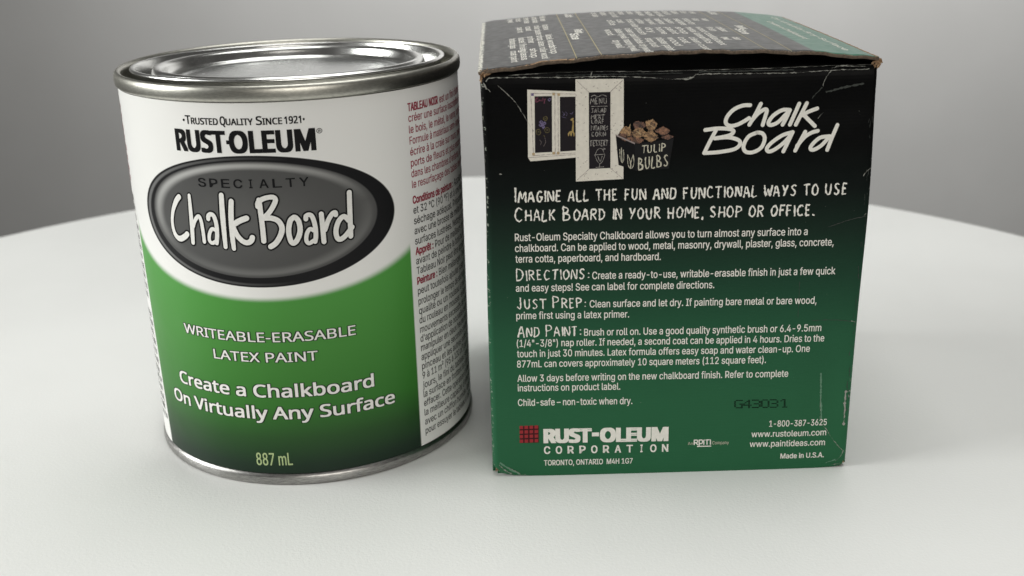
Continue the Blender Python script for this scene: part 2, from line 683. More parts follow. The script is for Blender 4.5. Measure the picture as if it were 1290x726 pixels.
# ------------------------------------------------------------------ setting: table top and wall
tc = (-0.0277, 0.3685)
TR = 344.0
prof = [(0.001, 0.0), (TR - 30, 0.0), (TR - 3.0, 0.0)] + \
       [(TR - 3 + 3 * math.sin(t), -3 + 3 * math.cos(t)) for t in np.linspace(0.15, math.pi / 2, 7)] + \
       [(TR, -16.0), (TR - 2.0, -19.0), (TR - 5, -20.0), (0.001, -20.0)]
table = lathe('table_top', prof, mat_table(), None, 256)
table.location = (tc[0], tc[1], 0)
tag(table, 'white round table top with a fine pebbled finish', 'table', 'structure')
wall = build('wall', [(-3.2, 2.20, -0.9), (3.2, 2.20, -0.9), (3.2, 2.20, 1.9), (-3.2, 2.20, 1.9),
                      (-3.2, 2.30, -0.9), (3.2, 2.30, -0.9), (3.2, 2.30, 1.9), (-3.2, 2.30, 1.9)],
             [(0, 1, 2, 3), (5, 4, 7, 6), (1, 5, 6, 2), (4, 0, 3, 7), (3, 2, 6, 7), (4, 5, 1, 0)], mat_wall())
tag(wall, 'plain grey painted wall behind the table', 'wall', 'structure')

# ------------------------------------------------------------------ the paint can
can = empty('paint_can', (CAN_X, CAN_Y, 0))
tag(can, 'round metal paint can with green and white printed label and shiny lid', 'paint can')
H = CAN_H * 1e3
R = CAN_R * 1e3
lathe('body', [(0.01, 1.6), (50.5, 1.6), (R - 0.35, 2.6), (R - 0.30, 5.0), (R - 0.30, H - 4.2), (R - 1.5, H - 3.6)], TIN_BASE, can)
br = spline([(51.6, 0.9), (52.2, 0.15), (53.0, 0.0), (53.55, 0.35), (53.75, 1.3), (53.65, 2.6), (53.3, 3.3), (R - 0.3, 3.7)], 5)
lathe('bottom_rim', br, TIN_BASE, can)
label = lathe('label', [(R, 3.9), (R, 30), (R, 60), (R, 90), (R, H - 4.75)], LABEL, can, 240, True)
tag(label, 'white and green paper label with a dark oval badge')
rr = spline([(R - 0.5, H - 4.5), (53.6, H - 4.35), (54.0, H - 3.7), (54.1, H - 2.2), (53.95, H - 1.0), (53.5, H - 0.25), (52.9, H),
             (52.3, H - 0.3), (51.9, H - 1.0), (51.7, H - 2.4), (51.6, H - 6.0), (51.2, H - 7.6), (50.4, H - 8.0), (47.0, H - 8.0)], 5)
lathe('top_rim', rr, TIN_RIM, can)
lid_prof = spline([(47.9, H - 8.2), (48.0, H - 3.0), (48.1, H - 1.7), (48.6, H - 1.25), (49.1, H - 0.85), (49.2, H - 0.35), (48.9, H + 0.1), (48.4, H + 0.2), (47.8, H + 0.05), (47.5, H - 0.5),
                   (47.0, H - 2.4), (46.5, H - 5.2), (45.6, H - 6.2), (44.6, H - 6.2), (43.6, H - 5.4), (43.1, H - 3.4), (42.8, H - 1.9),
                   (42.2, H - 0.7), (41.4, H - 0.3), (40.4, H - 0.45), (39.7, H - 1.1), (39.2, H - 2.4), (38.6, H - 3.5), (37.6, H - 4.0)], 5)
lid = lathe('lid', lid_prof, TIN_LID, can)
# the lid sits a touch askew: pressed in at the back, proud at the front
lid.rotation_euler = (-0.021, 0, 0)
_p = Vector((0, 0, CAN_H))
lid.location = _p - lid.rotation_euler.to_matrix() @ _p
lathe('lid_panel', list(spline([(37.6, H - 4.0), (36.6, H - 4.15), (36.0, H - 4.0), (35.2, H - 3.85), (34.4, H - 4.0), (33.6, H - 4.3), (32, H - 4.4)], 5)) +
      [(20, H - 4.35), (8, H - 4.3), (0.02, H - 4.3)], LID_PANEL, lid)

# the metal lap seam where the lid ring meets the wall shows as tiny nicks on the rim
WL, BK = INK['label_white'], INK['black']
T = lambda *a, **k: text(*a, parent=label, smap=can_map, **k)
for word, x0, x1 in (('\u2022', 230.6, 233.2), ('TRUSTED', 234.0, 274.2), ('QUALITY', 277.2, 318.2), ('SINCE', 322.6, 355.2), ('1921', 358.6, 379.4), ('\u2022', 381.6, 384.2)):
    z = 113.05
    a0, a1 = on_can(x0, 154)[0], on_can(x1, 154)[0]
    if len(word) > 4:
        share = 1.38 / (len(word) - 1 + 1.38)
        am = a0 + (a1 - a0) * share
        T(word[0], a0, z, am - 0.25, z, 2.35, BK, fat=0.17, font='human')
        T(word[1:], am, z, a1, z, 1.8, BK, fat=0.17, font='human')
    else:
        T(word, a0, z, a1, z, 2.0, BK, fat=0.17 if word == '1921' else 0.0, font='human')
for word, x0, x1, y in (('RUST', 224.3, 283.6, 187.5), ('OLEUM', 291.2, 397.0, 188.5)):
    T(word, on_can(x0, y)[0], 105.3, on_can(x1, y)[0], 105.3, 5.85, BK, fat=0.85, font='human')
poly('lettering', [(on_can(284.6, 176)[0], 107.6), (on_can(290.8, 176)[0], 107.6), (on_can(290.8, 176)[0], 108.7), (on_can(284.6, 176)[0], 108.7)], BK, label, can_map, 0.05)
T('\u00ae', 16.5, 109.3, 18.3, 109.3, 1.9, BK, fat=0.0)
for i, chr_ in enumerate('SPECIALTY'):
    ac = -20.9 + i * 4.05
    hw = 0.45 if chr_ == 'I' else 1.35
    T(chr_, ac - hw, 95.0, ac + hw, 95.0, 2.5, BK, fat=0.14, base=0.06)
for body, a0, a1, z, cap, ft in (('WRITEABLE-ERASABLE', -36.2, 23.8, 47.9, 3.0, 0.12), ('LATEX PAINT', -24.2, 11.0, 41.4, 3.0, 0.12),
                                 ('Create a Chalkboard', -42.3, 28.7, 29.9, 4.0, 0.30), ('On Virtually Any Surface', -47.6, 35.9, 22.6, 4.0, 0.30)):
    T(body, a0, z, a1, z, cap, INK['outline'], fat=ft + 0.62, base=0.045, font='human')
    T(body, a0, z, a1, z, cap, WL, fat=ft, base=0.085, font='human')
T('887 mL', -12.6, 6.6, -0.3, 6.9, 4.2, INK['pale_green'], fat=0.12)

# hand-lettered badge wording, traced stroke by stroke
K = math.pi / 180 * R
bad_o = Strokes(can_map, 0.05, lambda u, v: (u * K, v), lambda u, v: (u / K, v))
bad_w = Strokes(can_map, 0.11, lambda u, v: (u * K, v), lambda u, v: (u / K, v))
CH = [([(128, 105), (97, 150), (66, 250), (60, 360), (78, 455), (108, 512), (145, 530), (188, 508), (212, 482)], 45, [1, 1, .8, .75, .85, 1, 1.1, 1.05, 1]),
      ([(230, 90), (245, 250), (260, 420), (270, 570)], 38, [.8, 1, 1.1, 1]), ([(270, 410), (290, 345), (325, 302), (350, 345), (370, 450), (385, 562)], 34, None),
      ([(424, 330), (426, 298), (450, 282), (480, 302), (505, 380), (514, 480), (510, 575)], 38, None),
      ([(502, 445), (463, 432), (438, 480), (437, 545), (465, 575), (505, 555)], 32, None),
      ([(556, 88), (570, 300), (600, 615)], 42, [1, 1.1, .85]), ([(657, 150), (655, 300), (668, 500), (685, 632)], 42, [1, 1.1, 1, .85]),
      ([(812, 322), (740, 350), (668, 395)], 46, None), ([(678, 415), (720, 500), (780, 560), (830, 570), (862, 548), (872, 518)], 44, None)]
BD = [([(-30, 138), (-8, 300), (8, 430), (20, 556)], 42, None),
      ([(-42, 205), (-40, 165), (0, 132), (60, 112), (115, 110), (138, 138), (112, 205), (65, 275), (8, 325)], 40, None),
      ([(10, 322), (95, 322), (168, 352), (204, 420), (188, 500), (142, 575), (90, 612)], 44, None),
      ([(325, 312), (287, 350), (272, 450), (290, 545), (320, 577), (360, 540), (388, 450), (375, 360), (345, 318), (325, 312)], 42, None),
      ([(446, 332), (448, 300), (482, 287), (512, 310), (540, 400), (548, 500), (540, 560)], 38, None),
      ([(528, 448), (488, 432), (457, 480), (452, 550), (480, 577), (525, 550)], 34, None),
      ([(602, 278), (615, 400), (630, 562)], 40, None), ([(640, 440), (670, 350), (710, 282), (742, 264), (748, 288)], 40, None),
      ([(880, 345), (832, 304), (780, 350), (752, 440), (762, 515), (795, 537), (850, 498), (915, 412)], 42, None),
      ([(886, 60), (892, 250), (902, 505)], 42, None)]
for x0, L in ((210, CH), (330, BD)):
    for pts, wd, tp in L:
        q = [on_can(x0 + x / 8.067, 235 + y / 8.067) for x, y in pts]
        mm = wd / 8.067 / 3.95 * 1.22
        bad_o.add(q, mm + 0.86, taper=tp)
        bad_w.add(q, mm - 0.12, taper=tp)
bad_o.done('badge_lettering_outline', INK['black'], label)
bad_w.done('badge_lettering', WL, label)

# small French column at the right, end of the other column at the left
FR = [('r', 140.5, 'TABLEAU NOIR', "est un fini d'ultra qualit\u00e9 pour"), ('r', 154, '', 'cr\u00e9er une surface inscriptible effa\u00e7able sur'), ('r', 168.5, '', 'le bois, le m\u00e9tal, le verre, la terre cuite, etc.'),
      ('r', 182.5, '', 'Formule \u00e0 mat\u00e9riaux semi-acryliques pour bien'), ('r', 196.5, '', '\u00e9crire \u00e0 la craie sur murs, portes, bois, sup-'), ('r', 210.5, '', 'ports de fleurs et plus encore. Id\u00e9al aussi'),
      ('r', 224, '', "dans les chambres d'enfants, la cuisine et pour"), ('r', 237.5, '', 'le resurfa\u00e7age des tables de jeu des enfants.'),
      ('k', 257.3, 'Conditions de peinture :', 'Appliquer entre 10'), ('k', 270, '', 'et 32 \u00b0C (90 \u00b0F) et \u00e0 une humidit\u00e9 pour un'), ('k', 283.3, '', 's\u00e9chage ad\u00e9quat. Pr\u00e9paration : Nettoyer'),
      ('k', 296, '', 'avec une brosse de m\u00e9tal ou sabler toutes'), ('k', 309, '', 'surfaces lustr\u00e9es. Nettoyer \u00e0 fond et laisser'), ('k', 321.8, 'Appr\u00eat :', 'Pour de meilleurs r\u00e9sultats, poncer'),
      ('k', 334, '', 'avant de peindre le bois nu, le m\u00e9tal. Le fini'), ('k', 346.5, '', 'Tableau Noir peut \u00eatre appliqu\u00e9 directement'), ('k', 359.3, 'Peinture :', 'Bien m\u00e9langer. Peinture au latex,'),
      ('k', 372, '', "peut toutefois ajouter jusqu'\u00e0 un peu d'eau"), ('k', 385, '', 'prolonger le temps de s\u00e9chage. Un pinceau de'), ('k', 397, '', 'qualit\u00e9 ou un rouleau \u00e0 poil court. Passage'),
      ('k', 408.7, '', 'du rouleau en mousse ; \u00e9viter surtout tous les'), ('k', 420.6, '', 'mouvements excessifs de va-et-vient lors'), ('k', 432, '', "d'application de nouvelle couche. S\u00e8che pour"),
      ('k', 443.5, '', 'manipuler en deux heures et quatre avant de'), ('k', 455, '', 'appliquer une seconde couche. Nettoyer le'), ('k', 466.7, '', "pinceau et les autres outils \u00e0 l'eau. Couvre"),
      ('k', 478.5, '', '9 \u00e0 11 m\u00b2 (95 \u00e0 120 pi\u00b2) par 887 mL. Apr\u00e8s 3'), ('k', 490.5, '', 'jours, le fini du tableau sera pr\u00eat. Pr\u00e9parer'), ('k', 501.8, '', 'la surface en frottant le c\u00f4t\u00e9 de la craie puis'),
      ('k', 513.3, '', "effacer. Cette op\u00e9ration s'effectue avant pour"), ('k', 525, '', "la meilleure capacit\u00e9 d'effacement. Essuyer"), ('k', 536.5, '', 'avec un chiffon humide. Appliquez un linge'), ('k', 548, '', "pour essuyer le tableau \u00e0 l'aide d'eau propre.")]
for kind, y, head, body in FR:
    px = 513.5 + (y - 140) * 0.050
    _, z = on_can(px, y)
    full = (head + ' ' + body).strip()
    mat = INK['red'] if kind == 'r' else INK['grey']
    start = 48.3
    if head:
        wh = 24.5 if 'Cond' in head else (15.6 if 'TAB' in head else (8.8 if 'App' in head else 10.2))
        T(head, start, z, start + wh, z, 2.3, INK['red'], fat=0.24)
        T(body, start + wh + 1.2, z, 102.5, z, 2.3, mat, fat=0.07)
    else:
        T(body, start, z, 102.5 - (0 if len(body) > 41 else 2), z, 2.3, mat, fat=0.07)
for k in range(33):
    z = 112.6 - k * 3.16
    if k in (8, 20):
        continue
    edge = -62.9 - (z - 60.0) * 0.085
    word = ['surface', 'finish', 'metal,', 'chalk', 'dry to', 'brush', 'apply'][k % 7]
    T(word, edge - 8.5, z, edge - [0, 0.6, 0.2, 1.0][k % 4], z, 2.2, INK['red'] if k < 8 else INK['grey'], fat=0.07)

# ------------------------------------------------------------------ the carton
box = empty('carton', (BOX_X, BOX_Y, 0), BOX_YAW)
tag(box, 'worn black and green cardboard carton with white print and a lifted top flap', 'box')
Wm, Hm, Dm = BOX_W * 1e3, BOX_H * 1e3, BOX_D * 1e3
TOPZ = Hm - 0.9


def front_panel():
    rad = 1.15
    rl = 2.0
    cols = []
    for t in np.linspace(0, math.pi / 2, 9):
        cols.append(('L', rl - rl * math.cos(t), rl - rl * math.sin(t)))
    for a in np.linspace(0, 1, 46)[1:-1]:
        cols.append(('M', a, 0))
    for t in np.linspace(math.pi / 2, 0, 7):
        cols.append(('R', rad - rad * math.cos(t), rad - rad * math.sin(t)))
    rows = [0.0, 0.25, 0.6, 1.2, 2.0, 3.2] + list(np.linspace(5, TOPZ - 3, 52)) + [TOPZ - 1.6, TOPZ - 0.6, TOPZ]
    V, U, Fc = [], [], []
    for z in rows:
        el, er = edge_left(z), edge_right(z)
        for kind, x, b in cols:
            if kind == 'L': a = el + x
            elif kind == 'R': a = Wm + er - x
            else: a = (el + rl) + (Wm + er - el - rad - rl) * x
            zz, bb = z, b
            if z < 4:
                f = max(0.0, 1 - z / 4.0)
                zz += f * (1.5 * math.exp(-a / 4.0) + 0.7 * math.exp(-(Wm - a) / 3.0) + 0.03 * math.sin(a * 0.5) ** 2)
                bb += f * f * (0.08 + 1.3 * math.exp(-a / 5.0) + 0.8 * math.exp(-(Wm - a) / 3.0))
                aa = a + f * (1.2 * math.exp(-a / 4.0) - 0.5 * math.exp(-(Wm - a) / 3.0))
            else:
                aa = a
            if z > TOPZ - 2:
                bb += 0.35 * ((z - TOPZ + 2) / 2.0) ** 2
                zz += 0.25 * math.sin(a * 0.23) * ((z - TOPZ + 2) / 2.0)
            V.append((aa * 1e-3, (bb + front_b(a, z)) * 1e-3, zz * 1e-3))
            U.append((a - el if kind != 'R' else a - er, z))
    n = len(cols)
    for j in range(len(rows) - 1):
        for i in range(n - 1):
            Fc.append((j * n + i, j * n + i + 1, (j + 1) * n + i + 1, (j + 1) * n + i))
    return build('front_panel', V, Fc, CARTON, box, True, U)


front = front_panel()


def slab(name, x0, x1, y0, y1, z0, z1, mat, uvf):
    v = [(x, y, z) for z in (z0, z1) for y in (y0, y1) for x in (x0, x1)]
    f = [(0, 2, 3, 1), (4, 5, 7, 6), (0, 1, 5, 4), (2, 6, 7, 3), (0, 4, 6, 2), (1, 3, 7, 5)]
    return build(name, [(a * 1e-3, b * 1e-3, c * 1e-3) for a, b, c in v], f, mat, box, False, [uvf(*q) for q in v])


def side_panel(sign):
    rows = list(np.linspace(1.2, 125.2 if sign < 0 else 126.0, 30))
    V, U, Fc = [], [], []
    for z in rows:
        for b in (2.0 if sign < 0 else 1.1, 6, 30, 80, Dm - 0.6):
            k = math.exp(-b / 25.0)
            x = edge_left(z) * k if sign < 0 else Wm + edge_right(z) * k
            V.append((x * 1e-3, b * 1e-3 + front_b(0 if sign < 0 else Wm, z) * 1e-3 * k, z * 1e-3))
            U.append((12 + b * 0.7, z))
    for j in range(len(rows) - 1):
        for i in range(4):
            q = (j * 5 + i, j * 5 + i + 1, (j + 1) * 5 + i + 1, (j + 1) * 5 + i)
            Fc.append(q if sign > 0 else q[::-1])
    o = build('side_panel', V, Fc, CARTON, box, True, U)
    md = o.modifiers.new('thick', 'SOLIDIFY')
    md.thickness, md.offset = 0.0009, -1
    return o


side_panel(-1)
side_panel(1)
slab('back_panel', 0.4, Wm - 0.4, Dm - 1.0, Dm, 0.6, TOPZ, CARTON, lambda a, b, z: (a * 0.9 + 5, z))
slab('bottom_panel', 1.5, Wm - 1.5, 2.4, Dm - 1.2, 0.0, 1.0, CARTON, lambda a, b, z: (a * 0.9 + 5, 5))

# inner flap folded back from the front panel, under the top flap
V, Fc = [], []
na = 40
bs = [0.35, 0.6, 1.2, 2.2, 6, 18, 40]
zs = [0.0, 0.75, 1.15, 1.25, 1.0, 0.6, 0.2]
for a in np.linspace(0.9, Wm - 0.9, na):
    for b, z in zip(bs, zs):
        V.append((a * 1e-3, (b + front_b(a, TOPZ)) * 1e-3, (TOPZ - 0.05 + z + 0.2 * math.sin(a * 0.23)) * 1e-3))
nb = len(bs)
for i in range(na - 1):
    for j in range(nb - 1):
        Fc.append((i * nb + j, (i + 1) * nb + j, (i + 1) * nb + j + 1, i * nb + j + 1))
build('inner_flap', V, Fc, CARTON_BLACK, box, True)

# top flap: arched board, kraft edge
ZF = [(-0.4, 125.6), (0.6, 125.9), (8, 126.75), (18.9, 127.9), (26.8, 128.8), (41.4, 129.7), (56, 130.2), (75.7, 129.8), (91.7, 129.0), (102.1, 127.9), (110.6, 126.9)]
ZB = [(-0.7, 126.6), (2.3, 127.5), (25.2, 129.2), (46.8, 129.8), (72.5, 129.4), (93.4, 128.4), (106.0, 127.0), (110.6, 126.2)]


def lid_z(a, b):
    f = np.interp(a, *zip(*ZF))
    k = np.interp(a, *zip(*ZB))
    t = min(max(b / Dm, 0), 1)
    return float(f * (1 - t) + k * t) + 0.25 * math.sin(math.pi * t) + math.exp(-b / 7.0) * (0.16 * math.sin(a * 0.42) + 0.10 * math.sin(a * 1.13 + 1)) 


def lid_map(a, b, e):
    return (a * 1e-3, b * 1e-3, (lid_z(a, b) + e) * 1e-3)


ca = list(np.linspace(-0.4, Wm + 0.1, 60))
cb = list(np.linspace(0.0, Dm, 40))
V, U, Fc = [], [], []
cut = lambda a: 0.35 * math.sin(a * 0.9) * math.sin(a * 0.37) * 0.5 + (1.7 * math.exp(-((a - 19) / 3.5) ** 2)) + 1.0 * math.exp(-a / 3.0)
for a in ca:
    for b in cb:
        bb = b + cut(a) * math.exp(-b / 1.5)
        V.append(lid_map(a, bb, 0))
        U.append((a, b))
n = len(cb)
for i in range(len(ca) - 1):
    for j in range(n - 1):
        Fc.append((i * n + j, (i + 1) * n + j, (i + 1) * n + j + 1, i * n + j + 1))
flap = build('top_flap', V, Fc, CARTON_LID, box, True, U)
flap['label'] = 'arched top flap, black with a green end stripe and torn brown edge'
flap.data.materials.append(KRAFT_EDGE_SHADED)
md = flap.modifiers.new('thick', 'SOLIDIFY')
md.thickness, md.offset = 0.0009, -1
md.material_offset = 1
md.material_offset_rim = 1
# paler torn fibres along the front edge and the raw right edge
fe = Strokes(lid_map, 0.02)
fe.add([(a, cut(a) + 0.12) for a in np.linspace(1, 26, 40)], 0.35, jag=0.10)
fe.add([(13.0 + t, cut(13 + t) + 0.8) for t in np.linspace(0, 13, 16)], 1.9, jag=0.30)
fe.add([(a, cut(a) + 0.05) for a in np.linspace(28, 108, 60)], 0.12, jag=0.04)
fe.add([(Wm - 0.25, b) for b in np.linspace(1, Dm - 3, 40)], 0.8, jag=0.08)
fe.done('torn_edge', KRAFT, flap)

# kraft shows where the two front top corners have broken open


def torn(name, centre, radii, seed, count=26):
    """a tuft of torn board: small folded shards pushed outwards from the broken corner"""
    r = np.random.RandomState(seed)
    V, Fc = [], []
    for _ in range(count):
        c = np.array(centre) + r.uniform(-.8, .8, 3) * radii
        rd = np.minimum(radii, 1.6)
        d1 = r.normal(0, 1, 3) * np.minimum(rd, rd.min() * 2.2) * 0.55
        d2 = r.normal(0, 1, 3) * np.minimum(rd, rd.min() * 2.2) * 0.40
        n = np.cross(d1, d2)
        n = n / (np.linalg.norm(n) + 1e-9) * min(0.22, radii.min() * 0.4)
        b = len(V)
        for q in (c - d1, c + d2, c + d1 * r.uniform(.4, 1), c - d2 * r.uniform(.4, 1)):
            V.append((q + n) * 1e-3)
            V.append((q - n) * 1e-3)
        Fc += [(b, b + 2, b + 4, b + 6), (b + 7, b + 5, b + 3, b + 1)] + [(b + 2 * k, b + 2 * k + 1, b + (2 * k + 3) % 8, b + (2 * k + 2) % 8) for k in range(4)]
    o = build(name, V, Fc, KRAFT, front)
    o['kind'] = 'stuff'
    return o


torn('torn_corner', (1.6, 1.6, 124.2), np.array((1.5, 0.8, 1.6)), 3, 44)
torn('torn_corner', (Wm - 0.1, 1.4, 125.0), np.array((0.9, 0.7, 0.9)), 5)
torn('torn_corner', (Wm - 1.3, 0.9, 1.5), np.array((0.7, 0.4, 0.7)), 9, 14)
torn('torn_corner', (1.6, 1.0, 2.6), np.array((0.5, 0.4, 0.7)), 12, 12)

for _c, _r, _k, _q in (((109.6, 0.4, 26.0), (0.35, 0.35, 5.5), 16, 21), ((109.9, 0.5, 104.0), (0.25, 0.3, 6.0), 10, 22), ((0.7, 1.2, 116.0), (0.35, 0.4, 5.0), 14, 23)):
    torn('frayed_fold', _c, np.array(_r) * np.array((1, 1, 1)), _q, _k).data.materials[0] = INK['scuff']

# ---- print on the front
WH = INK['white']


def BT(body, p0, p1, cap, mat=WH, fat=0.06, base=0.05, **k):
    (u0, v0), (u1, v1) = on_box(*p0), on_box(*p1)
    return text(body, u0, v0, u1, v1, cap, mat, front, box_map, fat, base, **k)


for body, p0, p1 in (
    ('Rust-Oleum Specialty Chalkboard allows you to turn almost any surface into a', (648.8, 304.1), (1016.8, 295.8)),
    ('chalkboard. Can be applied to wood, metal, masonry, drywall, plaster, glass, concrete,', (649, 317.7), (1049.6, 309.0)),
    ('terra cotta, paperboard, and hardboard.', (649.5, 331.2), (832.2, 327.6)),
    ('Create a ready-to-use, writable-erasable finish in just a few quick', (746.2, 351.8), (1051.6, 345.2)),
    ('and easy steps! See can label for complete directions.', (650, 367.8), (899.5, 362.8)),
    ('Clean surface and let dry. If painting bare metal or bare wood,', (743, 387.5), (1028, 382.2)),
    ('prime first using a latex primer.', (650.6, 402.5), (792.4, 400)),
    ('Brush or roll on. Use a good quality synthetic brush or 6.4-9.5mm', (736, 423.2), (1034, 416.9)),
    ('(1/4"-3/8") nap roller. If needed, a second coat can be applied in 4 hours. Dries to the', (651.2, 437.4), (1037.9, 429.9)),
    ('touch in just 30 minutes. Latex formula offers easy soap and water clean-up. One', (651.5, 450.4), (1019.7, 443.0)),
    ('877mL can covers approximately 10 square meters (112 square feet).', (651.5, 463.3), (964.5, 457.0)),
    ('Allow 3 days before writing on the new chalkboard finish. Refer to complete', (652, 481.3), (992.4, 474.3)),
    ('instructions on product label.', (652.4, 493.3), (781.2, 490.8)),
    ('Child-safe \u2013 non-toxic when dry.', (652.7, 511.6), (796.4, 508.8)),
):
    BT(body, p0, p1, 2.25)
BT('RUST', (686.6, 557.3), (743.6, 556.2), 4.3, fat=0.95, font='human')
BT('OLEUM', (757.6, 555.9), (839.9, 554.3), 4.3, fat=0.95, font='human')
poly('lettering', [on_box(745.6, 549.6), on_box(754.6, 549.4), on_box(754.6, 544.6), on_box(745.6, 544.8)], WH, front, box_map, 0.05)
for i, ch in enumerate('CORPORATION'):
    x = 685.7 + i * 14.83
    wd = 2.2 if ch == 'I' else 7.2
    off = 2.5 if ch == 'I' else 0
    BT(ch, (x + off, 571.6 - i * 0.30), (x + off + wd, 571.5 - i * 0.30), 2.5, fat=0.2)
BT('TORONTO, ONTARIO  M4H 1G7', (685.5, 586.3), (796.7, 583.3), 1.8, fat=0.08)
BT('1-800-387-3625', (968.8, 537.3), (1041.5, 536.0), 2.05)
BT('www.rustoleum.com', (946.4, 550.4), (1040.6, 548.6), 2.05)
BT('www.paintideas.com', (944.2, 562.8), (1039, 561.0), 2.05)
BT('Made in U.S.A.', (983, 577.4), (1037.5, 576.0), 1.7, fat=0.1)
BT('An', (866.3, 560.3), (872.6, 560.1), 1.0, INK['chalk_bright'], fat=0.0)
BT('Company', (897, 559.6), (918, 559.0), 1.1, INK['chalk_bright'], fat=0.0)

bx = lambda pts, x0, y0, s: [on_box(x0 + x / s, y0 + y / s) for x, y in pts]
rp = Strokes(box_map, 0.05)
for pts, sm in (([(315, 320), (315, 250)], 0), ([(315, 248), (362, 246), (372, 265), (360, 288), (320, 290)], 0), ([(345, 290), (372, 322)], 0),
                ([(395, 250), (395, 345)], 0), ([(395, 246), (440, 244), (452, 270), (440, 302), (398, 304)], 0),
                ([(470, 316), (470, 246), (522, 243), (522, 314)], 0), ([(522, 243), (578, 242), (578, 314)], 0), ([(368, 349), (582, 344)], 0)):
    rp.add(bx(pts, 850, 535, 12.9), 0.36, smooth=False)
rp.done('logo', WH, front)

# red grid emblem
for r in range(4):
    for c in range(4):
        f = lambda i, j: on_box(654.2 + i * 6.30 + j * 0.05, 536.4 + j * 5.72 - i * 0.24)
        poly('emblem_square', [f(c + 0.04, r + 0.06), f(c + 0.74, r + 0.06), f(c + 0.74, r + 0.76), f(c + 0.04, r + 0.76)], INK['logo_red'], front, box_map, 0.07)
poly('emblem_ground', [on_box(654.6, 537.2), on_box(678.6, 536.2), on_box(678.8, 557.6), on_box(654.8, 558.4)], INK['logo_dark'], front, box_map, 0.035)

# dot-matrix batch code
DOT = {'G': ['01111', '10000', '10000', '10011', '10001', '10001', '01111'], '4': ['00010', '00110', '01010', '10010', '11111', '00010', '00010'],
       '3': ['11110', '00001', '00001', '01110', '00001', '00001', '11110'], '0': ['01110', '10001', '10001', '10001', '10001', '10001', '01110'],
       '1': ['00110', '01010', '00010', '00010', '00010', '00010', '00111']}
for k, ch in enumerate('G43031'):
    V, Fc = [], []
    for r, row in enumerate(DOT[ch]):
        for c, bit in enumerate(row):
            if bit == '1':
                u, v = on_box(925.8 + k * 11.2 + c * 2.15, 504.2 + r * 1.55 - k * 0.18)
                b0 = len(V)
                V += [box_map(u + dx, v + dz, 0.06) for dx, dz in ((-.29, -.14), (.29, -.14), (.29, .14), (-.29, .14))]
                Fc.append((b0, b0 + 1, b0 + 2, b0 + 3))
    build('batch_code_character', V, Fc, INK['code'], front)

# brush-script title
ti = Strokes(box_map, 0.05)
for pts in ([(385, 238), (340, 241), (290, 264), (253, 305), (246, 340), (270, 356), (310, 350), (350, 330), (378, 312)],
            [(446, 230), (415, 290), (380, 350)], [(388, 335), (425, 290), (465, 263), (480, 268), (472, 300), (456, 352)],
            [(612, 266), (570, 266), (520, 295), (490, 335), (500, 352), (540, 338), (585, 295), (612, 266)], [(612, 266), (592, 310), (570, 350)],
            [(666, 230), (612, 350)], [(710, 227), (646, 350)], [(770, 258), (720, 276), (680, 297)], [(690, 292), (722, 325), (755, 358)],
            [(192, 376), (155, 445), (122, 512)], [(128, 380), (200, 371), (270, 375), (290, 390), (262, 412), (182, 428)],
            [(182, 428), (260, 422), (318, 438), (326, 463), (292, 490), (205, 506), (122, 512)],
            [(425, 394), (375, 418), (347, 470), (358, 503), (400, 507), (448, 480), (468, 430), (455, 400), (425, 394)],
            [(628, 392), (570, 410), (510, 450), (480, 485), (492, 503), (530, 488), (585, 445), (628, 392)], [(628, 392), (600, 450), (574, 503)],
            [(700, 390), (670, 445), (642, 498)], [(652, 472), (695, 422), (735, 396), (772, 385)],
            [(840, 416), (785, 424), (742, 460), (729, 485), (747, 493), (792, 468), (840, 416)], [(884, 352), (850, 430), (825, 494)]):
    ti.add(bx(pts, 860, 80, 4.538), 1.10)
ti.done('title_lettering', WH, front)

